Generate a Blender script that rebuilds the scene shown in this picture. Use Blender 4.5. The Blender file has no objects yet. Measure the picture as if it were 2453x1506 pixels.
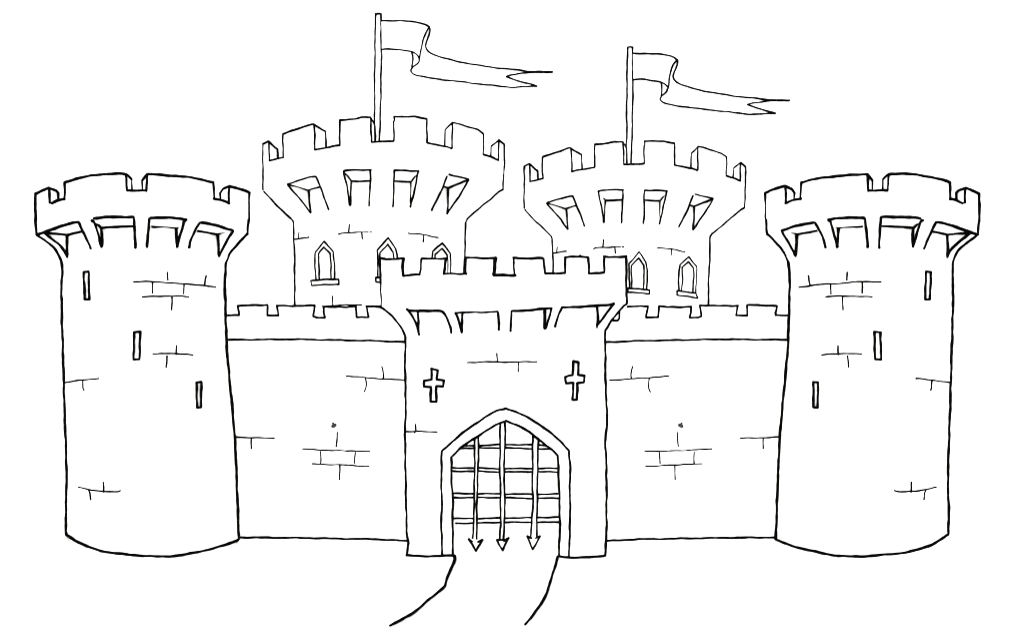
import bpy, math, random
from mathutils import Vector
from mathutils.geometry import tessellate_polygon

# ------------------------------------------------------------------ camera, sky, sun, exposure
F, HOR, CX, CY, PW = 2600.0, 870.0, 1226.5, 753.0, 2453.0     # picture measures the drawing was surveyed with
EYE = 9.2
sc = bpy.context.scene
col = sc.collection
cam_d = bpy.data.cameras.new('camera')
cam = bpy.data.objects.new('camera', cam_d)
col.objects.link(cam)
cam.location = (0, 0, EYE)
cam.rotation_euler = (math.radians(90), 0, 0)
cam_d.sensor_width = 36
cam_d.lens = F / PW * 36
cam_d.shift_y = (HOR - CY) / PW
cam_d.clip_end = 6000
sc.camera = cam

world = bpy.data.worlds.new('World')
sc.world = world
world.use_nodes = True
bg = world.node_tree.nodes['Background']
bg.inputs[0].default_value = (1.0, 1.0, 1.0, 1)      # even white overcast
bg.inputs[1].default_value = 0.95

sd = bpy.data.lights.new('sun', 'SUN')
sd.energy = 2.0
sd.angle = math.radians(30)
sd.color = (1.0, 0.99, 0.97)
sun = bpy.data.objects.new('sun', sd)
col.objects.link(sun)
sun.rotation_euler = (math.radians(82), 0, math.radians(-3))

sc.view_settings.view_transform = 'Standard'
sc.view_settings.look = 'None'
sc.view_settings.exposure = 0.9
sc.view_settings.gamma = 1
try:
    sc.cycles.filter_width = 1.2
    sc.cycles.max_bounces = 16
    sc.cycles.diffuse_bounces = 10
except Exception:
    pass

# ------------------------------------------------------------------ materials
def mat(name, c0, c1, scale, rough):
    m = bpy.data.materials.new(name)
    m.use_nodes = True
    nt = m.node_tree
    b = nt.nodes['Principled BSDF']
    b.inputs['Roughness'].default_value = rough
    b.inputs['Specular IOR Level'].default_value = 0.0
    tc = nt.nodes.new('ShaderNodeTexCoord')
    n = nt.nodes.new('ShaderNodeTexNoise')
    n.inputs['Scale'].default_value = scale
    n.inputs['Detail'].default_value = 4
    r = nt.nodes.new('ShaderNodeValToRGB')
    r.color_ramp.elements[0].color = (*c0, 1)
    r.color_ramp.elements[1].color = (*c1, 1)
    nt.links.new(tc.outputs['Object'], n.inputs['Vector'])
    nt.links.new(n.outputs['Fac'], r.inputs['Fac'])
    nt.links.new(r.outputs['Color'], b.inputs['Base Color'])
    return m

PAPER = mat('white_limewash', (.93, .935, .925), (.955, .96, .95), 1.3, .9)
INK = mat('black_line_paint', (.0005, .0005, .0005), (.002, .002, .002), 3.0, 1.0)
CLOTH = mat('white_cloth', (.93, .935, .925), (.955, .96, .95), 5.0, .95)
CHALK = mat('white_ground', (.93, .935, .925), (.95, .955, .945), .3, 1.0)
SMUDGE = mat('grey_smudge', (.002, .002, .002), (.05, .05, .05), 9.0, 1.0)

# ------------------------------------------------------------------ geometry helpers
CAM = Vector((0, 0, EYE))
def P(px, py, Y):
    return Vector(((px - CX) / F * Y, Y, EYE + (HOR - py) / F * Y))

GZ = -0.41                                      # level of the ground before the gate
def ground_z(X):                                # it banks up outside the corner towers
    return GZ + .16 * max(0.0, min(abs(X), 30.0) - 18.5)
def ground_depth(px, py):
    k = max(1e-4, (py - HOR) / F)
    Y = (EYE - GZ) / k
    for _ in range(6):
        Y = lerp(Y, (EYE - ground_z((px - CX) / F * Y)) / k, .8)
    return Y

class MB:
    def __init__(s):
        s.v, s.f, s.m = [], [], []
    def add(s, verts, faces, mi=0):
        o = len(s.v)
        s.v += [Vector(q) for q in verts]
        s.f += [tuple(i + o for i in f) for f in faces]
        s.m += [mi] * len(faces)
    def build(s, name, mats=None, parent=None, origin=None):
        me = bpy.data.meshes.new(name)
        o0 = Vector(origin) if origin is not None else Vector((0, 0, 0))
        me.from_pydata([v - o0 for v in s.v], [], s.f)
        for m in (mats or [PAPER, INK, SMUDGE]):
            me.materials.append(m)
        for p, mi in zip(me.polygons, s.m):
            p.material_index = mi
        me.update()
        ob = bpy.data.objects.new(name, me)
        col.objects.link(ob)
        if parent is not None:
            ob.parent = parent
        return ob

def tag(o, label=None, cat=None, group=None, kind=None):
    for k, v in (('label', label), ('category', cat), ('group', group), ('kind', kind)):
        if v:
            o[k] = v
    return o

def empty(name, loc):
    e = bpy.data.objects.new(name, None)
    e.location = loc
    col.objects.link(e)
    return e

def lerp(a, b, t):
    return a + (b - a) * t

def interp(tab, x):
    """tab: sorted list of (x, val...)"""
    if x <= tab[0][0]:
        return tab[0][1:]
    for a, b in zip(tab, tab[1:]):
        if x <= b[0]:
            t = (x - a[0]) / max(1e-9, b[0] - a[0])
            return tuple(lerp(p, q, t) for p, q in zip(a[1:], b[1:]))
    return tab[-1][1:]

WK = 1.35                                      # stroke weight added to every line
rng = random.Random(7)

def chaikin(pts, n=2):
    for _ in range(n):
        q = [pts[0]]
        for a, b in zip(pts, pts[1:]):
            q.append(tuple(lerp(x, y, .25) for x, y in zip(a, b)))
            q.append(tuple(lerp(x, y, .75) for x, y in zip(a, b)))
        q.append(pts[-1])
        pts = q
    return pts

def resample(pts, step=6.0):
    out = [pts[0]]
    for a, b in zip(pts, pts[1:]):
        L = math.hypot(b[0] - a[0], b[1] - a[1])
        n = max(1, int(round(L / step)))
        for i in range(1, n + 1):
            t = i / n
            out.append(tuple(lerp(x, y, t) for x, y in zip(a, b)))
    return out

def split_corners(pts, ang=48):
    runs, cur = [], [pts[0]]
    for i in range(1, len(pts) - 1):
        cur.append(pts[i])
        a = Vector((pts[i][0] - pts[i-1][0], pts[i][1] - pts[i-1][1]))
        b = Vector((pts[i+1][0] - pts[i][0], pts[i+1][1] - pts[i][1]))
        if a.length > 1e-6 and b.length > 1e-6 and a.angle(b) > math.radians(ang):
            runs.append(cur)
            cur = [pts[i]]
    cur.append(pts[-1])
    runs.append(cur)
    return runs

NS = 8
def tube(mb, pts, rad, mi=1):
    """swept stroke with rounded ends through 3-D points"""
    n = len(pts)
    if n < 2:
        return
    tans = []
    for i in range(n):
        a, b = pts[max(0, i - 1)], pts[min(n - 1, i + 1)]
        t = (b - a)
        tans.append(t.normalized() if t.length > 1e-9 else Vector((1, 0, 0)))
    C, R, T = [], [], []
    for k in (0.0, .35, .8):                      # rounded start
        C.append(pts[0] - tans[0] * rad[0] * math.sqrt(1 - k * k) * .8); R.append(max(.12, k) * rad[0]); T.append(tans[0])
    C += pts; R += rad; T += tans
    for k in (.8, .35, 0.0):
        C.append(pts[-1] + tans[-1] * rad[-1] * math.sqrt(1 - k * k) * .8); R.append(max(.12, k) * rad[-1]); T.append(tans[-1])
    vs, fs = [], []
    for c, r, t in zip(C, R, T):
        vd = (c - CAM).normalized()
        n1 = t.cross(vd)
        if n1.length < 1e-4:
            n1 = t.cross(Vector((0, 0, 1)))
        n1.normalize()
        n2 = n1.cross(t).normalized()
        for k in range(NS):
            a = 2 * math.pi * k / NS
            vs.append(c + n1 * (math.cos(a) * r) + n2 * (math.sin(a) * r))
    m = len(C)
    for i in range(m - 1):
        for k in range(NS):
            k2 = (k + 1) % NS
            fs.append((i * NS + k, i * NS + k2, (i + 1) * NS + k2, (i + 1) * NS + k))
    fs.append(tuple(range(NS - 1, -1, -1)))
    fs.append(tuple((m - 1) * NS + k for k in range(NS)))
    mb.add(vs, fs, mi)

def ink(mb, pts, w, depth, pull=.05, smooth=False, jit=.5):
    """black drawn stroke along picture points lying on the surface given by depth(px, py)"""
    fn = depth if callable(depth) else (lambda x, y: depth)
    pts = [tuple(map(float, p)) for p in pts]
    for run in ([pts] if smooth else split_corners(pts)):
        if smooth and len(run) > 2:
            run = chaikin(run)
        q = resample(run)
        n = len(q)
        ph = [rng.uniform(0, 6.28) for _ in range(4)]
        P3, R3 = [], []
        s = 0
        for i, p in enumerate(q):
            if i:
                s += math.hypot(q[i][0] - q[i-1][0], q[i][1] - q[i-1][1])
            fade = min(1, i / 2, (n - 1 - i) / 2)
            j = jit * (math.sin(s / 13 + ph[0]) + .6 * math.sin(s / 5.3 + ph[1])) * fade
            a, b = q[max(0, i-1)], q[min(n-1, i+1)]
            tx, ty = b[0] - a[0], b[1] - a[1]
            L = math.hypot(tx, ty) or 1
            x, y = p[0] - ty / L * j, p[1] + tx / L * j
            Y = fn(x, y) - pull
            if y > HOR + 50:
                Y = min(Y, ground_depth(x, y) - .35)
            ww = (w + WK + (.45 if w < 3 else 0)) * (1 + .10 * math.sin(s / 21 + ph[2]) + .07 * math.sin(s / 7 + ph[3]) + .06 * math.sin(s / 3.1 + ph[1]))
            P3.append(P(x, y, Y)); R3.append(ww / 2 / F * Y)
        tube(mb, P3, R3)

def prism(poly, depth, front=0.0, back=.4):
    """closed solid: picture polygon on a surface, pushed straight back along +Y"""
    fn = depth if callable(depth) else (lambda x, y: depth)
    base = [P(x, y, fn(x, y)) for x, y in poly]
    a = [v + Vector((0, front, 0)) for v in base]
    b = [v + Vector((0, back, 0)) for v in base]
    n = len(poly)
    tris = tessellate_polygon([[Vector((x, -y, 0)) for x, y in poly]])
    fs = []
    for t in tris:
        p = [Vector((poly[i][0], -poly[i][1], 0)) for i in t]
        if (p[1] - p[0]).cross(p[2] - p[0]).z < 0:
            t = (t[0], t[2], t[1])
        fs.append(tuple(t))
        fs.append((t[2] + n, t[1] + n, t[0] + n))
    area = sum(poly[i][0] * -poly[(i+1) % n][1] - poly[(i+1) % n][0] * -poly[i][1] for i in range(n))
    for i in range(n):
        j = (i + 1) % n
        fs.append((i, i + n, j + n, j) if area > 0 else (j, j + n, i + n, i))
    return a + b, fs

def ring_prism(outer, inner, depth, front, back):
    """closed frame between two open outlines with equal numbers of points"""
    fn = depth if callable(depth) else (lambda x, y: depth)
    n = len(outer)
    q = [P(x, y, fn(x, y)) for x, y in outer] + [P(x, y, fn(x, y)) for x, y in inner]
    vs = [v + Vector((0, front, 0)) for v in q] + [v + Vector((0, back, 0)) for v in q]
    fs = []
    for i in range(n - 1):
        o0, o1, i0, i1 = i, i + 1, n + i, n + i + 1
        fs += [(o0, o1, i1, i0), (i0 + 2*n, i1 + 2*n, o1 + 2*n, o0 + 2*n),
               (o0, o0 + 2*n, o1 + 2*n, o1), (i0, i1, i1 + 2*n, i0 + 2*n)]
    fs += [(0, n, 3*n, 2*n), (n - 1, 3*n - 1, 4*n - 1, 2*n - 1)]
    return vs, fs

def loops_solid(loops):
    """closed skin through horizontal loops, bottom to top (same point count)"""
    n = len(loops[0])
    vs = [v for l in loops for v in l]
    fs = [tuple(range(n - 1, -1, -1))]
    for i in range(len(loops) - 1):
        for k in range(n):
            k2 = (k + 1) % n
            fs.append((i*n + k, i*n + k2, (i+1)*n + k2, (i+1)*n + k))
    fs.append(tuple((len(loops) - 1) * n + k for k in range(n)))
    return vs, fs

def carve(vs, fs, cutters):
    """solid minus cutters -> verts, faces"""
    import bmesh
    def tmp(v, f):
        me = bpy.data.meshes.new('tmp')
        me.from_pydata(v, [], f)
        bm = bmesh.new(); bm.from_mesh(me)
        bmesh.ops.recalc_face_normals(bm, faces=bm.faces[:])
        bm.to_mesh(me); bm.free()
        o = bpy.data.objects.new('tmp', me)
        col.objects.link(o)
        return o
    base = tmp(vs, fs)
    temps = [base]
    for cv, cf in cutters:
        c = tmp(cv, cf)
        temps.append(c)
        md = base.modifiers.new('cut', 'BOOLEAN')
        md.operation = 'DIFFERENCE'; md.solver = 'EXACT'; md.object = c
    bpy.context.view_layer.update()
    ev = base.evaluated_get(bpy.context.evaluated_depsgraph_get())
    me = ev.to_mesh()
    rv = [v.co.copy() for v in me.vertices]
    rf = [tuple(p.vertices) for p in me.polygons]
    ev.to_mesh_clear()
    for o in temps:
        m = o.data
        bpy.data.objects.remove(o)
        bpy.data.meshes.remove(m)
    return rv, rf

def recess(six, fd, bd, pull=1.2):
    """corbelled opening: front top edge, back top edge, bottom edge -> cutter and lining"""
    FTL, FTR, BTL, BTR, BL, BR = six
    d = [fd(*FTL), fd(*FTR), max(bd(*BTL), fd(*BTL) + .05), max(bd(*BTR), fd(*BTR) + .05), fd(*BL) + .04, fd(*BR) + .04]
    pts = [P(*q, k) for q, k in zip((FTL, FTR, BTL, BTR, BL, BR), d)]
    pf = [P(*FTL, d[0] - pull), P(*FTR, d[1] - pull), P(*BL, d[4] - pull), P(*BR, d[5] - pull)]
    Ls = [pts[0], pts[2], pts[4], pf[2], pf[0]]
    Rs = [pts[1], pts[3], pts[5], pf[3], pf[1]]
    vs = Ls + Rs
    fs = []
    for i in range(5):
        j = (i + 1) % 5
        fs += [(i, j, 5 + j), (i, 5 + j, 5 + i)]
    for i in (1, 2, 3):
        fs += [(0, i + 1, i), (5, 5 + i, 5 + i + 1)]
    lin = [P(*q, k - .015) for q, k in zip((FTL, FTR, BTL, BTR, BL, BR), d)]
    lf = [(0, 1, 3, 2), (2, 3, 5, 4), (0, 2, 4), (1, 5, 3)]
    return (vs, fs), (lin, lf, [((FTL, FTR, BTL, BTR, BL, BR)[i], d[i]) for i in range(6)])

# ------------------------------------------------------------------ round tower
class Round:
    NSEG = 96
    def __init__(s, rows, Yc):
        s.Yc = Yc
        s.rings = []                                   # (z, cx, r) bottom to top
        for y, xl, xr in rows:
            a1, a2 = math.atan((xl - CX) / F), math.atan((xr - CX) / F)
            b, h = (a1 + a2) / 2, (a2 - a1) / 2
            d = Yc / math.cos(b)
            s.rings.append((EYE + (HOR - y) / F * Yc * math.cos(h) ** 2, Yc * math.tan(b), d * math.sin(h)))
        s.rings.sort()
    def at(s, z):
        return interp(s.rings, z)
    def depth(s, px, py):
        k, kz = (px - CX) / F, (HOR - py) / F
        def g(Y):
            cx, r = s.at(EYE + kz * Y)
            return math.hypot(k * Y - cx, Y - s.Yc) - r
        rm = max(r for _, _, r in s.rings)
        n, lo = 70, s.Yc - rm * 1.02
        best, bY, prev = 1e9, s.Yc, lo
        for i in range(n + 1):
            Y = lo + (rm * 1.4) * i / n
            v = g(Y)
            if v < 0:
                a, b = prev, Y
                for _ in range(24):
                    m_ = (a + b) / 2
                    if g(m_) < 0: b = m_
                    else: a = m_
                return a
            if v < best:
                best, bY = v, Y
            prev = Y
        return bY
    def loop(s, z, inset=0.0, zz=None):
        cx, r = s.at(z)
        r -= inset
        return [Vector((cx + r * math.cos(2*math.pi*k/s.NSEG), s.Yc + r * math.sin(2*math.pi*k/s.NSEG), z if zz is None else zz))
                for k in range(s.NSEG)]

def merlon_solid(top, zb, dfn, T, dL=None, dR=None):
    """merlon: its top outline (left to right) on the parapet face, standing down to zb, T deep"""
    xl, xr = top[0][0], top[-1][0]
    q = resample(top, 12)
    fr_t, fr_b, bk_t, bk_b = [], [], [], []
    for x, y in q:
        Y = dfn(x, y)
        t = P(x, y, Y)
        Yb = Y + T
        if dL is None:
            X = t.x
        else:
            X = (x + lerp(dL, dR, (x - xl) / (xr - xl)) - CX) / F * Yb
        fr_t.append(t); fr_b.append(Vector((t.x, Y, zb)))
        bk_t.append(Vector((X, Yb, t.z))); bk_b.append(Vector((X, Yb, zb)))
    n = len(q)
    vs = fr_b + fr_t + bk_t + bk_b
    fs = []
    for i in range(n - 1):
        for a in range(4):
            b = (a + 1) % 4
            fs.append((a*n + i, a*n + i + 1, b*n + i + 1, b*n + i))
    fs += [(0, n, 2*n, 3*n), (n - 1, 4*n - 1, 3*n - 1, 2*n - 1)]
    return vs, fs

def round_tower(name, spec, tf, Yc, flip, ws, label, cat, group):
    """spec in its own drawing coordinates; tf maps them to the place"""
    T = spec['T']
    def rows(key):
        out = []
        for y, xl, xr in spec[key]:
            a, b = tf(xl, y), tf(xr, y)
            out.append((a[1], min(a[0], b[0]) + spec['inset'], max(a[0], b[0]) - spec['inset']))
        return out
    def pl(pts):
        return [tf(*p) for p in pts]
    wall_rows, par_rows = rows('wall_rows'), rows('par_rows')
    full = Round(wall_rows + par_rows[1:], Yc)
    shaft = Round(rows('shaft_rows'), Yc)
    cx0 = full.rings[0][1]
    root = empty(name, (cx0, Yc, GZ))
    tag(root, label, cat, group)
    org = (cx0, Yc, GZ)
    # parapet top
    zr = min(P(*p, full.depth(*p)).z for c in spec['crenels'] for p in pl(c)) - .05
    zp = EYE + (HOR - par_rows[0][0]) / F * Yc * .993            # foot of the parapet
    zs = sorted(r[0] for r in full.rings)
    zfoot = [z for z in zs if abs(z - zp) < .6]
    zfoot = min(zfoot, key=lambda z: abs(z - zp)) if zfoot else zp
    # wall with carved openings
    zl = [-1.2] + [z for z in zs if 0 < z < zfoot - .01] + [zfoot]
    vs, fs = loops_solid([full.loop(z) for z in zl])
    cutters, linings = [], []
    for rc in spec['recesses']:
        six = pl(rc['six'])
        if flip:
            six = [six[1], six[0], six[3], six[2], six[5], six[4]]
        c, l = recess(six, full.depth, shaft.depth)
        cutters.append(c); linings.append((l, rc))
    for s_ in spec.get('slits', []):
        cutters.append(prism(pl(s_), full.depth, -.5, .12))
    for w_ in spec.get('windows', []):
        cutters.append(prism(pl(w_['inner']), full.depth, -.5, .2))
    vs, fs = carve(vs, fs, cutters)
    mb = MB(); mb.add(vs, fs, 0)
    for pts, w, sm in spec['wall_ink']:
        ink(mb, pl(pts), w * ws, full.depth, pull=.3 if len(pts) > 8 else .05, smooth=sm)
    mb.build('wall', parent=root, origin=org)
    for (lv, lf, corners), rc in linings:
        m = MB(); m.add(lv, lf, 0)
        for pts, w, mode in rc['ink']:
            q = pl(pts)
            # corner to corner along the lining, or on the flare where that stands nearer
            near = lambda p: min(corners, key=lambda c: math.hypot(c[0][0] - p[0], c[0][1] - p[1]))[1]
            da, db = near(q[0]), near(q[-1])
            L = math.hypot(q[-1][0]-q[0][0], q[-1][1]-q[0][1])
            ln = lambda x, y: lerp(da, db, min(1, math.hypot(x-q[0][0], y-q[0][1]) / L))
            if mode == 'F':
                ink(m, q, w * ws, lambda x, y: min(full.depth(x, y), ln(x, y)), pull=.09, smooth=len(q) > 2)
            else:
                ink(m, q, w * ws, ln, pull=.16, smooth=len(q) > 2)
        m.build('machicolation', parent=root, origin=org)
    for s_ in spec.get('slits', []):
        m = MB()
        q = pl(s_)
        m.add(*prism(q, full.depth, .09, .119), 0)
        ink(m, q + [q[0]], 5.0 * ws, full.depth)
        m.build('arrow_slit', parent=root, origin=org)
    for w_ in spec.get('windows', []):
        m = MB()
        qi, qo, qs = pl(w_['inner']), pl(w_['outer']), pl(w_['sill'])
        m.add(*prism(qi, full.depth, .12, .195), 0)
        wn = m.build('window', parent=root, origin=org)
        m = MB()
        m.add(*ring_prism(qo, qi, full.depth, -.10, .05), 0)
        ink(m, qo, 3.5 * ws, full.depth, pull=.14, smooth=False)
        ink(m, qi, 3.4 * ws, full.depth, pull=.14, smooth=False)
        m.build('frame', parent=wn)
        wn.children[-1].data.transform(__import__('mathutils').Matrix.Translation(-Vector(org)))
        m = MB()
        m.add(*prism(qs, full.depth, -.22, .10), 0)
        ink(m, qs + [qs[0]], 3.6 * ws, lambda x, y: full.depth(x, y) - .22)
        m.build('sill', parent=wn, origin=org)
    # battlement
    zl = [zfoot + .004] + [z for z in zs if zfoot + .05 < z < zr - .05] + [zr]
    lo = [full.loop(z) for z in zl] + [full.loop(zr, T), full.loop(zr, T, zr - 1.0)]
    m = MB(); m.add(*loops_solid(lo), 0)
    for pts, w, sm in spec['par_ink']:
        ink(m, pl(pts), w * ws, full.depth, smooth=sm)
    for c in spec['crenels']:                         # crenel sills between the merlons
        c = pl(c)
        m.add(*merlon_solid(c[::-1] if flip else c, zr - .02, lambda x, y: full.depth(x, y) + .003, T), 0)
    bt = m.build('battlement', parent=root, origin=org)
    for me in spec['merlons']:
        top = pl(me['top'])
        sx = abs(tf(1, 0)[0] - tf(0, 0)[0])
        dL, dR = me['d'][0] * sx, me['d'][1] * sx
        if flip:
            top = top[::-1]; dL, dR = -dR, -dL
        m = MB()
        m.add(*merlon_solid(top, zr, full.depth, T, dL, dR), 0)
        for pts, w, sm in me['front']:
            ink(m, pl(pts), w * ws, full.depth, smooth=sm)
        for i, (pts, w) in enumerate(me.get('back', [])):
            q = pl(pts)
            if i == 0:                                # top edge of the flank, face to back
                d0, x0, x1 = full.depth(*q[0]), q[0][0], q[-1][0]
                ink(m, q, w * ws, lambda x, y: d0 + T * min(1, max(0, (x - x0) / (x1 - x0))), pull=.06)
            else:                                     # its far upright edge
                ink(m, q, w * ws, d0 + T, pull=.06)
        m.build('merlon', parent=bt, origin=org)
    return root, full, zr

# ------------------------------------------------------------------ front corner towers
W, B = 5.6, 2.5
left_sil = [(88, 562), (100, 571), (124, 588), (138, 604), (147, 624), (149.5, 645), (147, 680), (148, 760), (151, 850), (154.5, 985), (158.5, 1090), (160, 1150), (158, 1205), (157.5, 1240), (158.5, 1278)]
right_sil = [(593, 560), (583, 568), (566, 588), (551, 606), (541, 626), (540, 645), (538.5, 690), (541, 760), (542.5, 825), (549, 900), (557.5, 985), (563.5, 1060), (566, 1120), (569, 1200), (571.5, 1270), (572, 1291)]
def xs(sil, y):
    return interp(sorted((p[1], p[0]) for p in sil), y)[0]
front = dict(
    T=1.1, inset=3.4,
    wall_rows=[(y, xs(left_sil, y), xs(right_sil, y)) for y in (1330, 1284, 1200, 1120, 1060, 985, 900, 825, 760, 690, 645, 624, 606, 588, 571, 561)],
    par_rows=[(561, 88, 593), (500, 84.5, 596), (464, 85, 598), (400, 85, 598)],
    crenels=[[(119, 487.5), (124, 487), (140, 479), (155, 477)], [(304, 456.5), (326, 456), (350, 456.5)], [(511, 476), (528, 478.5), (549, 487)]],
    shaft_rows=[(1330, 158, 572), (985, 154.5, 557.5), (760, 148, 541), (645, 149, 540), (400, 149, 540)],
    wall_ink=[(left_sil, W - .4, True), (right_sil, W + .2, True),
        ([(158.5, 1279), (179, 1293), (199, 1304), (223, 1313), (253, 1321), (282, 1325), (317, 1328), (358, 1331.5), (400, 1332), (440, 1328), (479, 1320), (513, 1312), (547.6, 1302), (570, 1292)], W, True),
        ([(320, 675), (360, 674), (395, 676), (420, 679), (470, 681), (517, 688)], B, True), ([(365, 675), (365, 702)], B, False),
        ([(401, 652), (402, 671)], B, False), ([(494, 660), (490, 683)], B, False), ([(441, 681), (440, 704)], B, False),
        ([(341, 711), (400, 708.5), (430, 709), (452, 711)], B, True), ([(412, 712), (411, 742)], B, False),
        ([(366, 848), (400, 846), (440, 847), (462, 850)], B, True), ([(423, 827), (422, 849)], B, False), ([(400, 852), (398, 880)], B, False),
        ([(155, 916), (200, 909), (236, 906)], B, True), ([(198, 911), (199, 929), (201, 934)], B, False),
        ([(188, 1166), (215, 1172), (250, 1177), (280, 1177.5), (288, 1174)], B, True), ([(247, 1154), (248, 1178)], B, False), ([(212, 1172), (215, 1180), (217, 1196)], B, False)],
    slits=[[(200, 651), (212.5, 650), (214, 717), (202.5, 717)], [(321, 795), (336, 794), (334, 860), (319.5, 861)], [(471, 915), (482.5, 914), (482, 975), (472, 976)]],
    recesses=[
        dict(six=[(105, 556), (188, 532), (161, 562), (197, 554), (161, 614), (216, 594)], ink=[
            ([(90, 562), (105, 557), (135, 545), (165, 536), (188, 532)], 6.2, 'F'), ([(110, 558), (140, 560), (161, 562)], 5.6, 'D'), ([(161, 562), (180, 557), (198, 554)], 5.4, 'B'),
            ([(161, 562), (160, 590), (161, 616)], 5.6, 'B'), ([(106, 558), (135, 580), (150, 595), (161, 614)], 5.8, 'F'), ([(188, 532), (197, 552), (208, 573), (217, 596)], 5.0, 'F')]),
        dict(six=[(224, 525), (320, 519), (242, 546), (323, 541), (244, 591), (324, 592)], ink=[
            ([(225, 523), (260, 519.5), (320, 519.5)], 6.2, 'F'), ([(220, 528), (229, 534), (242, 546)], 5.8, 'D'), ([(242, 546), (280, 542.5), (324, 541)], 5.4, 'B'),
            ([(242, 546), (244, 570), (243, 590)], 5.8, 'B'), ([(224, 530), (233, 553), (243, 592)], 5.0, 'F'), ([(320, 521), (322.5, 540), (323, 570), (324, 594)], 5.4, 'F')]),
        dict(six=[(359, 522), (446, 526), (356, 542), (424, 544), (352, 591), (424, 591)], ink=[
            ([(361, 522), (420, 521), (446, 526)], 6.0, 'F'), ([(446, 526), (436, 534), (424, 544)], 5.6, 'D'), ([(365, 542.5), (400, 542), (424, 545)], 5.8, 'B'),
            ([(422, 545), (423, 570), (424, 592)], 5.6, 'B'), ([(441, 530), (431, 565), (425, 592)], 5.4, 'F'), ([(358, 523), (355, 550), (352, 592)], 5.4, 'F')]),
        dict(six=[(481, 533), (558, 552), (466, 549), (521, 560), (454, 590), (525, 613)], ink=[
            ([(483, 533), (520, 540), (558, 552)], 6.0, 'F'), ([(556, 551), (535, 554), (521, 561)], 5.4, 'D'), ([(466, 550.5), (495, 556), (519, 561)], 5.8, 'B'),
            ([(521, 561), (523, 590), (525, 614)], 5.4, 'B'), ([(558, 553), (543, 578), (526, 611)], 5.6, 'F'), ([(479, 533), (466, 555), (456, 575), (453, 593)], 5.2, 'F')])],
    par_ink=[([(85, 465), (84.5, 500), (85, 530), (88, 563)], W, False), ([(598, 463), (595, 490), (596, 520), (593, 561)], W - .4, False),
        ([(124, 487), (140, 479), (155, 477)], W, True), ([(304, 456.5), (326, 456), (350, 456.5)], W, False), ([(511, 476), (528, 478.5), (549, 487)], W, True)],
    merlons=[
        dict(top=[(88, 463.5), (117, 450)], d=(10, 21), front=[([(85, 464), (117, 450)], W, False), ([(118, 451), (119, 486)], 4.8, False)],
             back=[([(117, 450), (135, 457), (140, 462)], W), ([(140, 462), (140, 478)], 5.2)]),
        dict(top=[(155, 437), (185, 427), (230, 419), (265, 416), (290, 416), (303, 418)], d=(16, 12),
             front=[([(155, 437), (154.5, 478)], 5.4, False), ([(155, 437), (185, 427), (230, 419), (265, 416), (290, 416), (302, 418)], W, True), ([(301.5, 419), (304, 455)], 4.6, False)],
             back=[([(303, 418), (314.5, 429)], W), ([(314.5, 429), (315, 454)], W)]),
        dict(top=[(353, 418), (400, 420), (440, 423), (475, 428), (511, 437)], d=(-11, -14),
             front=[([(353, 417), (400, 420), (440, 423), (475, 428), (511, 437)], W, True), ([(352, 420), (350.5, 458)], 5.2, False), ([(511, 438), (513, 476)], 5.0, False)],
             back=[([(352, 418), (341, 432)], W), ([(341, 432), (342, 455)], 5.2)]),
        dict(top=[(549, 446), (575, 452), (595, 460.5)], d=(-21, -10), front=[([(549, 446), (575, 452), (598, 462)], W, True), ([(549, 447), (548, 486)], 5.0, False)],
             back=[([(549, 446), (535, 453), (528, 462)], W), ([(528, 462), (530, 477)], 5.4)])])

ident = lambda x, y: (x, y)
mirror = lambda x, y: (2430.5 - x, y)
YF = 57.8
tower_group = 'round corner towers at the castle front'
round_tower('round_tower', front, ident, YF, False, 1, 'leftmost round corner tower, its three arrow slits stepping down to the right', 'tower', tower_group)
round_tower('round_tower', front, mirror, YF, True, 1, 'rightmost round corner tower, its three arrow slits stepping down to the left', 'tower', tower_group)

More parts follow.
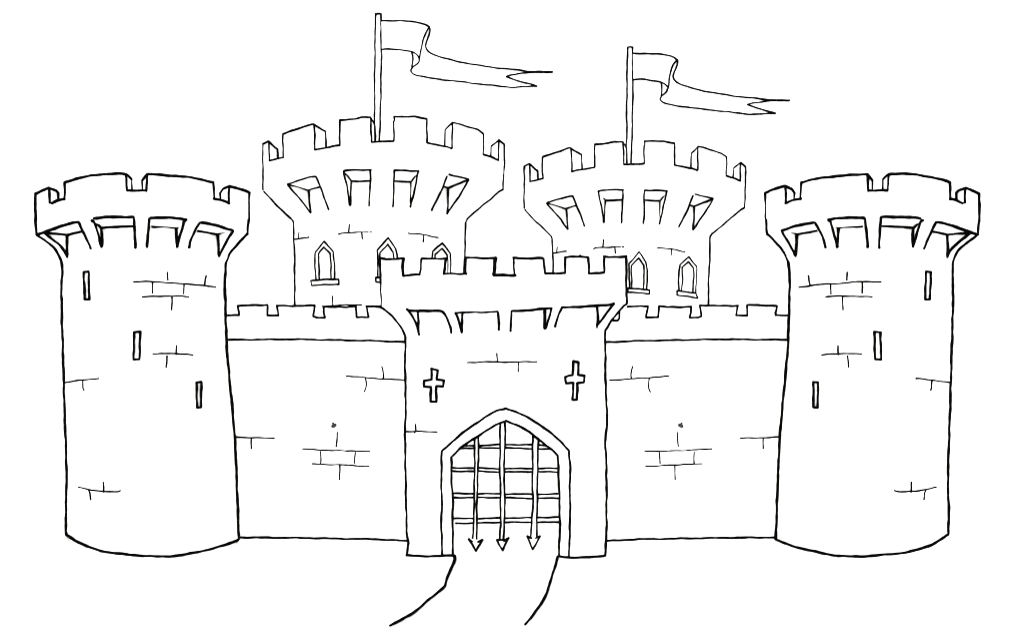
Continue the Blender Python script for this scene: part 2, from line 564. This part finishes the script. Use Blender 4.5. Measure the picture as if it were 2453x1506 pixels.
# ------------------------------------------------------------------ tall rear towers (second is the first, a little further off)
S1, S2 = .9171, .914
rear_tf = lambda x, y: (1255 + (x - 629) * S1, 113 + (y - 33) * S2)
inv = lambda x, y: (629 + (x - 1255) / S1, 33 + (y - 113) / S2)
R_, RB = 3.8, 2.2
rl = [(632, 459), (655, 484), (680, 508), (700, 528), (703.5, 535), (704, 575), (706, 625), (705.5, 700), (706.5, 748)]
rr = [(1205, 454), (1195, 459), (1175, 477), (1145, 502), (1120, 522), (1115.5, 530), (1115, 560), (1113, 620), (1111, 660), (1111, 748)]
rear = dict(
    T=1.8, inset=2.4,
    wall_rows=[(y, xs(rl, y), xs(rr, y)) for y in (1290, 748, 660, 620, 575, 532, 522, 508, 496, 484, 470, 457)],
    par_rows=[(457, 631, 1204), (400, 629.5, 1207), (345, 630, 1208), (250, 630, 1208)],
    crenels=[[(645, 386), (665, 380), (679, 377)], [(754, 359), (785, 353), (814, 348)], [(890, 340.5), (943, 338.5)], [(1023, 342), (1066, 351), (1083, 356)], [(1157, 370), (1176, 376), (1194, 384)]],
    shaft_rows=[(1290, 706, 1111), (620, 706, 1113), (532, 704, 1115), (300, 704, 1115)],
    wall_ink=[(rl, R_, False), (rr, R_, False),
        ([(706, 573), (725, 570), (740, 568)], RB, True), ([(715, 571), (716.5, 557)], RB, False),
        ([(811, 561), (818, 558.5), (850, 557), (868, 556)], RB, False), ([(870, 556), (882, 556)], 1.3, False), ([(886, 556), (890, 556)], 2, False), ([(835, 557), (837, 538)], RB, False), ([(866.5, 558), (868, 573)], RB, False),
        ([(978, 558.5), (1004, 560), (1016, 562)], RB, True), ([(1018, 562.5), (1035, 566), (1050, 569)], RB, True), ([(1015, 563), (1014, 579)], RB, False),
        ([(796.5, 709), (797, 731)], RB, False), ([(772, 733), (830, 730), (866, 730)], RB, False)],
    windows=[
        dict(outer=[(757, 668), (754, 636), (756, 604), (776, 578), (798.5, 603), (801, 636), (801, 667)],
             inner=[(764.5, 667), (763.5, 640), (762.7, 608), (775.5, 591.5), (790.5, 607), (793, 640), (793, 665)],
             sill=[(744.5, 672), (776, 668.5), (811.5, 669), (811.5, 681), (776, 681), (747, 684)]),
        dict(outer=[inv(*p) for p in [(1508, 687), (1507.5, 655), (1507, 631), (1531, 603), (1547, 627), (1551.4, 648), (1549, 692)]],
             inner=[inv(*p) for p in [(1513.5, 688), (1512.5, 655), (1513, 636), (1530, 617.5), (1542.3, 635), (1543.5, 652), (1541, 691)]],
             sill=[inv(*p) for p in [(1503.5, 690), (1530, 691), (1556.5, 694.5), (1556, 704), (1535, 701), (1504, 700)]]),
        dict(outer=[inv(*p) for p in [(1626.5, 693), (1625.5, 670), (1629, 633), (1650, 615), (1668, 638), (1668.5, 662), (1666.4, 700)]],
             inner=[inv(*p) for p in [(1632.7, 694), (1634.7, 672), (1634, 640), (1649.3, 626.5), (1661, 641), (1661.8, 662), (1660, 698)]],
             sill=[inv(*p) for p in [(1622, 696), (1666.4, 701.5), (1671.6, 714), (1646, 710), (1622, 706.5)]])],
    recesses=[
        dict(six=[(689, 442), (756, 423), (738, 456), (766, 448), (744, 509), (786, 500)], ink=[
            ([(689, 441), (735, 426), (756, 423)], 3.6, 'F'), ([(690, 442), (715, 448), (737, 456)], 3.6, 'D'), ([(738, 456), (750, 451), (766, 448)], 3.4, 'B'),
            ([(739, 456), (742, 485), (744, 509)], 3.6, 'B'), ([(689, 443), (722, 480), (733, 497), (744, 510)], 3.8, 'F'), ([(757, 424), (772, 460), (787, 502)], 3.8, 'F')]),
        dict(six=[(823, 410), (888, 407), (841, 434), (887, 433), (838, 494), (884, 492)], ink=[
            ([(823, 410), (838, 407), (889, 407)], 3.8, 'F'), ([(823, 411), (833, 422), (841, 433)], 3.8, 'D'), ([(841, 434), (857, 435), (886, 433)], 3.8, 'B'),
            ([(841, 434), (840, 470), (839, 492)], 3.8, 'B'), ([(823, 411), (832, 450), (837, 492)], 3.8, 'F'), ([(887, 409), (887, 440), (884, 493)], 3.6, 'F')]),
        dict(six=[(944, 408), (1003, 410), (944, 434), (985, 436), (941, 493), (983, 494)], ink=[
            ([(944, 408), (1003, 409.5)], 3.8, 'F'), ([(1003, 410), (993, 426), (985, 435)], 3.8, 'D'), ([(945, 433.5), (985, 435.5)], 3.8, 'B'),
            ([(984.5, 436), (985, 470), (984, 490)], 3.8, 'B'), ([(1002, 411), (993, 455), (983, 496)], 3.8, 'F'), ([(944, 410), (943, 435), (944, 460), (941, 495)], 3.6, 'F')]),
        dict(six=[(1074, 419), (1123, 430), (1062, 447), (1073, 450), (1036, 502), (1071, 511)], ink=[
            ([(1076, 418), (1123, 429.5)], 3.6, 'F'), ([(1121, 431), (1095, 442), (1074, 450)], 3.8, 'D'), ([(1062, 446), (1073, 450)], 3.8, 'B'),
            ([(1073, 451), (1074, 480), (1071, 511)], 3.8, 'B'), ([(1123, 431), (1105, 462), (1071, 512)], 3.8, 'F'), ([(1071, 422), (1054, 465), (1034, 504)], 3.8, 'F')])],
    par_ink=[([(630, 345), (629.5, 400), (630, 455)], 3.0, False), ([(1208, 346), (1208, 395), (1205, 453)], 3.4, False),
        ([(646, 385), (665, 380), (679, 377)], 4, False), ([(754, 359), (785, 353), (814, 348)], 4, False), ([(890, 340.5), (942, 338.5)], 4, False),
        ([(1023, 342), (1066, 351), (1082, 356)], 4, False), ([(1157, 370), (1176, 376), (1194, 384)], 4, False)],
    merlons=[
        dict(top=[(632.5, 344), (643, 339)], d=(10, 21), front=[([(630, 345), (643, 338.5)], R_, False), ([(644, 340), (645, 386)], 3.4, False)],
             back=[([(644, 339), (660, 354), (665, 357)], 3.8), ([(665, 357), (666, 379)], 3.6)]),
        dict(top=[(678, 321), (702, 313), (748, 297), (752, 298)], d=(15, 28),
             front=[([(678, 321), (677, 340), (679, 377)], 3.8, False), ([(678, 321), (702, 313), (730, 303), (746, 297), (752, 298)], 4, True), ([(752, 298), (754, 330), (754, 359)], 3.8, False)],
             back=[([(753, 299), (768, 309), (779, 315)], 3.8), ([(779, 315), (781, 352)], 3.6)]),
        dict(top=[(814, 288), (850, 285), (865, 282), (888, 281)], d=(10, 8),
             front=[([(814, 288), (814, 348)], 3.8, False), ([(814, 288), (850, 285), (865, 281.5), (888, 281.5)], 4, False), ([(888, 283), (890, 340)], 3.8, False)],
             back=[([(888, 283), (897.5, 299)], 3.8), ([(897.5, 299), (899, 320), (899, 338)], 3.6)]),
        dict(top=[(943.5, 279.5), (993, 280), (1022, 285)], d=(6, -6),
             front=[([(944, 280), (945, 288), (943, 292), (943.5, 338)], 3.6, False), ([(943.5, 279.5), (993, 280), (1022, 285)], 3.8, False), ([(1022.5, 285), (1023, 342)], 3.8, False)]),
        dict(top=[(1084, 293.5), (1103, 298), (1145, 311), (1157, 320)], d=(-17, -10),
             front=[([(1084, 293.5), (1103, 298), (1145, 311), (1157, 320)], 3.4, False), ([(1083.5, 294), (1083, 355)], 3.8, False), ([(1158, 321), (1158, 340), (1157, 370)], 3.6, False)],
             back=[([(1084, 294), (1067, 311)], 3.8), ([(1067, 311), (1065, 350)], 3.6)]),
        dict(top=[(1195, 335.5), (1205.5, 344)], d=(-18, -6), front=[([(1195, 335.5), (1208, 346)], 3.8, False), ([(1195, 337), (1194, 384)], 3.6, False)],
             back=[([(1195, 336), (1177.5, 350)], 3.8), ([(1177.5, 350), (1175, 374)], 3.4)])])

YR = 68.0
keep_group = 'tall rear towers behind the gatehouse'
_, big_surf, zr_big = round_tower('keep_tower', rear, ident, YR, False, 1, 'larger flared rear tower behind the left curtain wall, under the higher flag', 'tower', keep_group)
_, small_surf, zr_small = round_tower('keep_tower', rear, rear_tf, YR / S1, False, .95, 'smaller flared rear tower behind the right curtain wall, under the lower flag', 'tower', keep_group)

# ------------------------------------------------------------------ flags
def flag(tf, Yp, zfoot, ws, label):
    pl = lambda pts: [tf(*p) for p in pts]
    f = 3.1 * ws
    bx = P(*tf(905, 338), Yp)
    org = Vector((bx.x, Yp, zfoot))
    root = empty('flag', org)
    tag(root, label, 'flag', 'swallowtail flags on the rear towers')
    L = [(900, 34), (898.5, 70), (898.5, 110), (897.5, 180), (897, 220), (898, 260), (896.5, 300), (898, 340)]
    Rr = [(913, 34), (912.5, 80), (914, 130), (913, 180), (912, 240), (911, 290), (908.5, 340)]
    rowy = [345, 300, 260, 220, 180, 130, 80, 34]
    loops = []
    zz = []
    for i, y in enumerate(rowy):
        a = P(*tf(xs(L, y), y), Yp); b = P(*tf(xs(Rr, y), y), Yp)
        c, r = (a + b) / 2, (b - a).length / 2 - 1.9 * Yp / F
        loops.append([Vector((c.x + r * math.cos(k * math.pi / 8), Yp + r * math.sin(k * math.pi / 8), c.z)) for k in range(16)])
    loops.insert(0, [Vector((v.x, v.y, zfoot)) for v in loops[0]])
    m = MB(); m.add(*loops_solid(loops), 0)
    ink(m, pl(L), f, Yp, pull=.06); ink(m, pl(Rr), f, Yp, pull=.06); ink(m, pl([(900, 34), (906, 33), (913, 33.5)]), f + .4, Yp, pull=.25)
    m.build('pole', parent=root, origin=org)
    # pennant: hoist panel swelling towards us, folded tail blown away
    def da(x, y):
        return Yp - .15 + .9 * math.sin(max(0, min(1, (x - tf(914, 50)[0]) / (tf(1030, 50)[0] - tf(914, 50)[0]))) * 2.2) * -.45
    fold = da(*tf(1020, 80))
    def db(x, y):
        return fold + .05 + .55 * min(1.0, max(0, (x - tf(985, 60)[0]) / (tf(1110, 60)[0] - tf(985, 60)[0]))) + .12 * math.sin((x - tf(985, 60)[0]) / 42)
    def dc(x, y):
        return fold + .45
    top = [(914, 50), (960, 50), (1003, 54), (1020, 59), (1029, 66)]
    inner = [(1028, 67), (1020, 78), (1013, 95), (1009, 115), (1007, 132), (1004, 145)]
    bot = [(916, 119), (935, 117), (960, 120), (985, 124), (998, 130), (1004, 138), (1005, 143)]
    outer = [(1029, 66), (1031, 72), (1026, 88), (1020, 105), (1019, 113), (1024, 122), (1035, 129), (1050, 136), (1080, 144), (1110, 151), (1170, 161), (1230, 167), (1262, 171), (1280, 172.5), (1323, 173)]
    low = [(1004, 143), (1003, 149), (998, 155), (989, 161), (985, 167), (984, 171), (990, 178), (1005, 183), (1040, 189), (1100, 196), (1160, 203), (1215, 209), (1232, 209.5), (1286, 207)]
    tail = [(1323, 173.5), (1285, 173.5), (1258, 175), (1235, 179), (1222, 180.5), (1213, 184), (1240, 194), (1265, 200), (1286, 207)]
    back = [(986, 124), (989, 138), (989, 150), (987, 161)]
    m = MB()
    cA = pl(chaikin(top, 1) + inner[1:] + bot[::-1][1:])
    m.add(*prism(cA, da, 0, .03), 0)
    cB = pl(outer + tail[1:] + low[::-1][1:] + inner[::-1][1:-1])
    m.add(*prism(cB, db, 0, .03), 0)
    cC = pl([(986, 124), (998, 130), (1004, 138), (1004, 148), (998, 155), (987, 161), (989, 150), (989, 138)])
    m.add(*prism(cC, dc, 0, .03), 0)
    ink(m, pl(top), f, da, smooth=True); ink(m, pl(inner), f, da, smooth=True); ink(m, pl(bot), f, da, smooth=True)
    ink(m, pl(outer), f, db, smooth=True); ink(m, pl(low), f, lambda x, y: min(da(x, y) if x < tf(1006, 0)[0] else 1e3, db(x, y)), smooth=True)
    ink(m, pl(tail[:6]), f, db, smooth=True); ink(m, pl(tail[5:]), f + .3, db)
    ink(m, pl([(1270, 172.5), (1323, 173)]), f + 1.2, db)
    ink(m, pl(back), f - .3, dc, smooth=True)
    m.build('pennant', mats=[CLOTH, INK], parent=root, origin=org)
flag(ident, 62.9, zr_big - 1.0, 1, 'higher white swallowtail flag on the tall pole of the larger rear tower')
flag(rear_tf, 62.9 / S1, zr_small - 1.0, .95, 'lower white swallowtail flag on the pole of the smaller rear tower')

# ------------------------------------------------------------------ gatehouse
YG = ground_depth(1212, 1330)
YU = YG - .7
gz = GZ
def gd(x, y):                                     # depth of its front
    return lerp(YU, YG, min(1, max(0, (y - 735) / 65.0)))
gl = [(912, 656), (912.5, 700), (913, 734), (918, 740), (935, 752), (946, 764), (955, 775), (965, 792), (971, 806), (970, 880), (972, 960), (970, 1040), (972, 1180), (974, 1270), (978, 1300), (974, 1329)]
gr = [(1501, 656), (1501.5, 728), (1494, 732), (1480, 748), (1467, 765), (1456, 783), (1450, 791), (1450, 850), (1451, 940), (1454.5, 980), (1454, 1010), (1450, 1060), (1453, 1120), (1453, 1250), (1452, 1300), (1450, 1329)]
YB = YG + 5.6
def grect(y, zz=None):
    Y = gd(0, y)
    a, b = P(xs(gl, y), y, Y), P(xs(gr, y), y, Y)
    z = a.z if zz is None else zz
    return [Vector((a.x, Y, z)), Vector((b.x, Y, z)), Vector((b.x, YB, z)), Vector((a.x, YB, z))]
gorg = Vector((-.3, YG + 3, gz))
gh = empty('gatehouse', gorg)
tag(gh, 'white central gatehouse with pointed arch, raised portcullis and two cross shaped arrow slits', 'gatehouse')
outer_arch = [(1059, 1329), (1057, 1250), (1058.5, 1200), (1057, 1150), (1058, 1080), (1100, 1042), (1150, 1006), (1186, 984), (1212, 977.5), (1240, 988), (1270, 1001), (1300, 1022), (1340, 1052), (1363, 1079), (1366, 1120), (1365, 1180), (1366, 1230), (1363, 1331)]
inner_arch = [(1085, 1328), (1084, 1250), (1085, 1200), (1081.5, 1150), (1081, 1094), (1105, 1070), (1150, 1040), (1195, 1013), (1212, 1007), (1240, 1018), (1260, 1029), (1284, 1046), (1320, 1075), (1336, 1090), (1338, 1130), (1340, 1190), (1341.5, 1255), (1339, 1328)]
crosses = [[(1033, 882), (1048.5, 886), (1046, 908.5), (1063.5, 910.5), (1061.5, 925.5), (1045, 924.5), (1045.5, 962), (1031.5, 962), (1032, 926), (1015.5, 926), (1015.5, 911), (1034, 908.5)],
           [(1373, 864), (1386, 867.5), (1384.5, 897.5), (1400.5, 899.5), (1399, 915.5), (1383, 917), (1382, 957), (1371, 957), (1373.5, 916), (1356, 918), (1353.5, 903), (1361, 899.5), (1372, 897.5)]]
grec = [
    ([(974, 740), (1058, 743), (1001, 745), (1059, 746), (1003, 802), (1081, 797)], [([(974, 740), (980, 744), (1002, 745), (1055, 743), (1064, 749), (1074, 771), (1080, 785), (1081, 797)], 5.6, 'F'), ([(978, 744), (990, 760), (998, 774), (1004, 802)], 5.2, 'F'), ([(1001, 746), (1002, 775), (1003, 803)], 5.2, 'B')]),
    ([(1090, 749), (1192, 746), (1108, 749), (1191, 748), (1106, 796), (1195, 790)], [([(1090, 749), (1120, 748), (1150, 748), (1192, 746)], 3.8, 'F'), ([(1192, 746), (1195, 770), (1195, 790)], 5.2, 'F'), ([(1091, 750), (1100, 768), (1106, 796)], 5.0, 'F'), ([(1108, 750), (1107, 775), (1106, 797)], 5.2, 'B')]),
    ([(1225, 745), (1321, 738), (1226, 747), (1305, 742), (1223, 793), (1306, 786)], [([(1225, 745), (1250, 744.5), (1290, 740), (1322, 738)], 5.4, 'F'), ([(1225, 746), (1223, 793)], 5.2, 'F'), ([(1321, 739), (1314, 765), (1308, 786)], 5.2, 'F'), ([(1305, 742), (1304.5, 787)], 6.2, 'B')]),
    ([(1346, 736), (1471, 727), (1346, 738), (1430, 734), (1330, 781), (1432, 780)], [([(1346, 736), (1400, 734), (1450, 731), (1471, 727)], 5.8, 'F'), ([(1346, 736), (1337, 757), (1330, 782)], 5.4, 'F'), ([(1470, 728), (1450, 753), (1431, 780)], 5.4, 'F'), ([(1430, 734), (1433, 770), (1430, 784)], 5.4, 'B')])]
gyr = [1329, 1300, 1270, 1180, 1120, 1040, 980, 940, 880, 850, 806, 792, 783, 775, 764, 752, 740, 735]
lo = [grect(1329, gz - .5)] + [grect(y) for y in gyr]
cutters, lin = [], []
bdg = lambda x, y: YG + .05
for six, ik in grec:
    c, l = recess(six, gd, bdg)
    cutters.append(c); lin.append((l, ik))
for c in crosses:
    cutters.append(prism(c, gd, -.6, .12))
cutters.append(prism([(inner_arch[0][0], 1375)] + inner_arch[1:-1] + [(inner_arch[-1][0], 1375)], YG, -1.5, 9))
vs, fs = carve(*loops_solid(lo), cutters)
m = MB(); m.add(vs, fs, 0)
GW = 5.2
ink(m, [(900, 734), (908, 735)] + gl[3:9], 4.8, gd, smooth=True)
ink(m, gl[8:], GW - .3, gd); ink(m, gr[1:7], 4.8, gd); ink(m, gr[6:], GW, gd)
ink(m, [(974, 1329), (1000, 1330.5), (1050, 1331), (1088, 1329)], GW, gd, smooth=True)
ink(m, [(1338, 1330.5), (1360, 1334), (1400, 1334.5), (1430, 1332), (1450, 1329)], GW, gd, smooth=True)
for q in ([(1119, 868), (1165, 866), (1190, 867), (1286, 866)], [(1190, 846), (1192.5, 867)], [(1242, 867), (1241.5, 889)], [(973, 1033), (1010, 1033), (1047, 1034)], [(995, 1016), (996, 1030), (993, 1036)]):
    ink(m, q, 2.6, gd)
m.build('wall', parent=gh, origin=gorg)
for (lv, lf, corners), ik in lin:
    m = MB(); m.add(lv, lf, 0)
    for q, w, mode in ik:
        ink(m, q, w, gd if mode == 'F' else (lambda x, y: gd(x, y) + .1), pull=.06, smooth=len(q) > 2)
    m.build('machicolation', parent=gh, origin=gorg)
for c in crosses:
    m = MB(); m.add(*prism(c, gd, .09, .119), 0)
    ink(m, c + [c[0]], 5.3, gd)
    m.build('arrow_slit', parent=gh, origin=gorg)
m = MB(); m.add(*ring_prism(outer_arch, inner_arch, YG, -.10, .25), 0)
ink(m, outer_arch[:5], 4.6, YG - .1); ink(m, outer_arch[4:9], 5.0, YG - .1, smooth=True); ink(m, outer_arch[8:14], 5.2, YG - .1, smooth=True); ink(m, outer_arch[13:], 4.6, YG - .1)
ink(m, inner_arch[:5], 4.8, YG - .1); ink(m, inner_arch[4:9], 5.0, YG - .1, smooth=True); ink(m, inner_arch[8:14], 5.2, YG - .1, smooth=True); ink(m, inner_arch[13:], 4.8, YG - .1)
m.build('arch_surround', parent=gh, origin=gorg)
# battlement
zg = P(1212, 657, YU).z
foot = P(0, 735, YU).z + .004
r0, r1 = grect(700, foot), grect(656, zg)
inn = [Vector((r1[0].x + .8, YU + .8, zg)), Vector((r1[1].x - .8, YU + .8, zg)), Vector((r1[2].x - .8, YB - .8, zg)), Vector((r1[3].x + .8, YB - .8, zg))]
m = MB(); m.add(*loops_solid([r0, grect(700), r1, inn, [Vector((v.x, v.y, zg - 1)) for v in inn]]), 0)
ink(m, [(909.5, 622), (912, 680)], 4.6, YU); ink(m, [(912, 680), (913, 734)], 3.0, YU); ink(m, [(1500, 613), (1500.5, 690), (1501.5, 728)], GW, YU)
for q, w in (([(966, 661), (990, 657), (1005, 657)], 4.6), ([(1062, 656), (1082, 655), (1118, 656)], 4.4), ([(1182, 659), (1235, 659.5)], 6), ([(1307, 655), (1354, 653.5)], 5.4), ([(1411, 655.5), (1447, 652.5)], 5)):
    ink(m, q, w, YU)
gb = m.build('battlement', parent=gh, origin=gorg)
for top, lft, rgt, lw, rw, tw in (
        ([(911, 618), (925, 620.5), (945, 620), (966, 618)], None, [(967, 619), (964, 640), (966, 660)], 0, 6.2, 4.8),
        ([(1009, 619), (1030, 620), (1069, 619)], [(1009, 621), (1008, 645), (1005, 658)], [(1068, 620), (1066, 640), (1063, 656)], 4.6, 5.4, 4.6),
        ([(1116, 617), (1150, 618), (1189, 618)], [(1116.5, 618), (1114, 640), (1116, 656)], [(1187, 618), (1183, 658)], 4, 7.8, 5),
        ([(1229, 617), (1260, 619), (1300, 618)], [(1230, 618), (1231, 640), (1233, 659)], [(1302, 619), (1306, 655)], 4.4, 5.2, 5.2),
        ([(1353.5, 616), (1389, 614), (1408, 616)], [(1354, 617), (1354, 653)], [(1409, 617), (1411, 655)], 5, 5, 5.4),
        ([(1446, 614), (1460, 616), (1500, 614)], [(1447.5, 616), (1448, 652)], None, 4.6, 0, 5.2)):
    m = MB(); m.add(*merlon_solid(top, zg, lambda x, y: YU, .8), 0)
    ink(m, top, tw, YU)
    if lft: ink(m, lft, lw, YU)
    if rgt: ink(m, rgt, rw, YU)
    m.build('merlon', parent=gb, origin=gorg)
# portcullis
YP = YG + .55
pc = MB()
pc.add(*prism([(1080, 1000), (1345, 1000), (1345, 992), (1080, 992)], YP, 0, .3), 0)
port = pc.build('portcullis', parent=gh, origin=gorg)
tag(port, None)
bars = [
    ([(1137, 1045), (1137, 1110), (1136, 1170), (1135, 1250), (1132, 1288)], [(1147, 1038), (1145.5, 1110), (1143, 1180), (1142, 1250), (1142, 1290)],
     [(1123, 1290), (1140, 1319), (1156, 1292)], [[(1131, 1296), (1123, 1290), (1140, 1319), (1156, 1292), (1145, 1297)]]),
    ([(1198, 1006), (1198, 1080), (1197, 1120), (1199, 1180), (1199, 1260), (1197, 1290)], [(1210, 1004), (1210, 1070), (1207, 1115), (1209, 1180), (1209, 1240), (1206, 1290)],
     [(1190, 1292), (1204, 1317), (1219, 1287)], [[(1190, 1292), (1204, 1317), (1219, 1287), (1207, 1295)], [(1190, 1292), (1210, 1292)]]),
    ([(1276, 1038), (1276, 1110), (1275, 1150), (1277, 1200), (1274, 1250), (1271, 1285)], [(1290, 1045), (1288, 1110), (1287, 1200), (1286, 1270), (1286, 1286)],
     [(1263, 1283), (1276, 1315), (1294, 1283)], [[(1273, 1288), (1263, 1283), (1276, 1315), (1294, 1283), (1283, 1288)]])]
for L, R2, tip, iks in bars:
    m = MB()
    m.add(*prism(L + [tip[0], tip[1], tip[2]] + R2[::-1], YP, -.06, .10), 0)
    for q in (L, R2):
        ink(m, q, 4.0, YP - .06)
    for q in iks:
        ink(m, q, 4.2, YP - .06)
    m.build('vertical_bar', parent=port, origin=gorg)
for t, b in (([(1075, 1068), (1135, 1067), (1197, 1064), (1273, 1064.5), (1345, 1068)], [(1075, 1073), (1140, 1073), (1200, 1072), (1275, 1074), (1345, 1077)]),
             ([(1070, 1120), (1140, 1120), (1200, 1122), (1275, 1121), (1350, 1121)], [(1070, 1128), (1140, 1128), (1200, 1130), (1275, 1129), (1350, 1130)]),
             ([(1072, 1181), (1140, 1181.5), (1200, 1182), (1275, 1183), (1352, 1182)], [(1072, 1191), (1140, 1191), (1200, 1191), (1275, 1193), (1352, 1192)]),
             ([(1075, 1241), (1140, 1241), (1200, 1240), (1275, 1239), (1355, 1237)], [(1092, 1252.5), (1140, 1252), (1200, 1250), (1275, 1250), (1355, 1250)])):
    m = MB()
    m.add(*prism(t + b[::-1], YP + .16, 0, .10), 0)
    ink(m, t, 3.9, YP + .16); ink(m, b, 3.9, YP + .16)
    m.build('horizontal_bar', parent=port, origin=gorg)

# ------------------------------------------------------------------ curtain walls
YW = (EYE - GZ) * F / 420.0
def curtain(tf, flip, extra, label):
    pl = lambda pts: [tf(*p) for p in pts]
    c = P(*tf(760, 1288), YW)
    org = Vector((c.x, YW, GZ))
    root = empty('curtain_wall', org)
    tag(root, label, 'wall', 'curtain walls beside the gatehouse')
    def box(y0, y1, Yf, Yk, z0=None, xa=520, xb=1060):
        a, b = P(*tf(xa, y0), YW), P(*tf(xb, y0), YW)
        x0, x1 = min(a.x, b.x), max(a.x, b.x)
        zb = P(0, y1, YW).z if z0 is None else z0
        zt = P(0, y0, YW).z
        return loops_solid([[Vector((x0, Yf, z)), Vector((x1, Yf, z)), Vector((x1, Yk, z)), Vector((x0, Yk, z))] for z in (zb, zt)])
    m = MB(); m.add(*box(817, 0, YW, YW + 1.6, GZ - .3), 0)
    ink(m, pl([(575, 1286), (700, 1287), (800, 1289), (900, 1290.5), (984, 1295)]), 4.6, YW)
    b = 2.2
    for q, w in (([(829, 900), (900, 906), (970, 910)], b), ([(914.5, 877), (918, 886), (919.5, 900), (918, 906)], b), ([(875, 905), (877.5, 920), (876, 930), (872, 938)], b + .2),
              ([(565, 1046), (600, 1047.5), (657, 1049)], 2.5), ([(602, 1048), (602, 1074)], b), ([(808, 1035), (805.5, 1069)], b), ([(725, 1074.5), (745, 1075.5)], 2.4), ([(745, 1075.5), (790, 1078), (828, 1079.2)], 1.9), ([(830, 1079.4), (886, 1080.5)], 2.2),
              ([(768, 1081), (768.5, 1090), (767.5, 1110)], b), ([(851, 1083), (849, 1109)], b), ([(748, 1110), (790, 1112), (831, 1113)], b), ([(833, 1113.3), (860, 1115), (884, 1116.5)], b), ([(814, 1115), (813, 1148)], b)):
        ink(m, pl(q), w, YW, smooth=len(q) > 2)
    # the soft grey blot on the plaster
    for dx, dy, r in ((0, 1, 6.0), (-2.5, 3, 4.6), (-2, -4.5, 3.0), (3, -.5, 4.0)):
        cx_, cy_ = tf(800 + dx, 1017.5 + dy)
        q = [(cx_ + r * (1 + .12 * math.sin(3 * k)) * math.cos(k * math.pi / 8), cy_ + r * .85 * math.sin(k * math.pi / 8)) for k in range(16)]
        m.add(*prism(q, YW, -.012 - .004 * r, .05), 2)
    m.build('wall', parent=root, origin=org)
    m = MB(); m.add(*box(757, 813, YW - .1, YW + 1.0), 0)
    for q in ([(541, 755), (571, 754.5)], [(640, 755.5), (667, 755)], [(750, 757), (758, 760), (778, 761)], [(854, 759.5), (883, 760)]):
        ink(m, pl(q), 4.4, YW - .1)
    if extra:
        ink(m, [(1484, 742), (1483, 763), (1479, 768), (1466, 767)], 4.2, YW - .1)
    bt = m.build('battlement', parent=root, origin=org)
    zb = P(0, 757, YW).z
    dfn = lambda x, y: YW - .1
    for top, l, r in (([(569, 732.5), (600, 731), (641, 730)], [(569, 733), (573, 748), (572, 755)], [(641, 731), (640.5, 755)]),
                      ([(662.5, 732), (700, 732.5), (754, 731)], [(663, 732), (667, 755)], [(754, 732), (752, 742), (750, 756)]),
                      ([(774, 734), (800, 735), (830, 735.5), (852, 732.5)], [(775, 734), (775.5, 748), (778.5, 760)], [(852, 733), (854, 759)]),
                      ([(877.5, 733.5), (905, 733.5), (950, 735)], [(878, 734), (883, 759)], None)):
        tp = pl(top)
        if flip:
            tp = tp[::-1]
        m = MB(); m.add(*merlon_solid(tp, zb, dfn, .5), 0)
        ink(m, pl(top[:3] if r is None else top), 4.5, YW - .1)
        ink(m, pl(l), 4.5, YW - .1)
        if r: ink(m, pl(r), 4.3, YW - .1)
        m.build('merlon', parent=bt, origin=org)
    m = MB(); m.add(*box(813.3, 816.7, YW - .16, YW + .5), 0)
    ink(m, pl([(547, 813.5), (620, 813), (700, 812), (820, 814.5), (900, 816), (971, 819), (985, 819.5)]), 4.3, YW - .16)
    m.build('string_course', parent=root, origin=org)
curtain(ident, False, False, 'white crenellated curtain wall between the left corner tower and the gatehouse')
curtain(mirror, True, True, 'white crenellated curtain wall between the gatehouse and the right corner tower')

# ------------------------------------------------------------------ ground and path
m = MB()
xs_, ys_ = (-3000, -30, -18.5, 18.5, 30, 3000), (-60, 4000)
m.add([(x, y, ground_z(x)) for y in ys_ for x in xs_], [(i, i + 1, i + 7, i + 6) for i in range(5)], 0)
tag(m.build('ground', mats=[CHALK]), 'plain white open ground around the castle', 'ground', kind='structure')
pL = [(1089, 1331), (1089, 1342), (1075, 1372), (1066, 1402), (1040, 1425), (1022, 1439), (1000, 1459), (970, 1479), (934, 1497)]
pR = [(1336, 1332), (1331, 1350), (1325, 1372), (1310, 1418), (1300, 1440), (1280, 1468), (1258, 1494)]
m = MB()
ysamp = [1330 + i * 9 for i in range(20)]
iL, iR = sorted((p[1], p[0]) for p in pL), sorted((p[1], p[0]) for p in pR)
vs = []
for y in ysamp:
    for t in (iL, iR):
        x = interp(t, y)[0]
        if y > 1497:
            x -= (y - 1497) * 1.2
        q = P(x, y, ground_depth(x, y)); q.z += .006
        vs.append(q)
m.add(vs, [(2*i, 2*i + 2, 2*i + 3, 2*i + 1) for i in range(len(ysamp) - 1)], 0)
ink(m, pL[:4], 6.2, ground_depth, smooth=True); ink(m, pL[3:], 5.6, ground_depth, smooth=True); ink(m, pR, 5.6, ground_depth, smooth=True)
tag(m.build('path', mats=[CHALK, INK]), 'curving white path with black edges leading to the gateway', 'path', kind='structure')
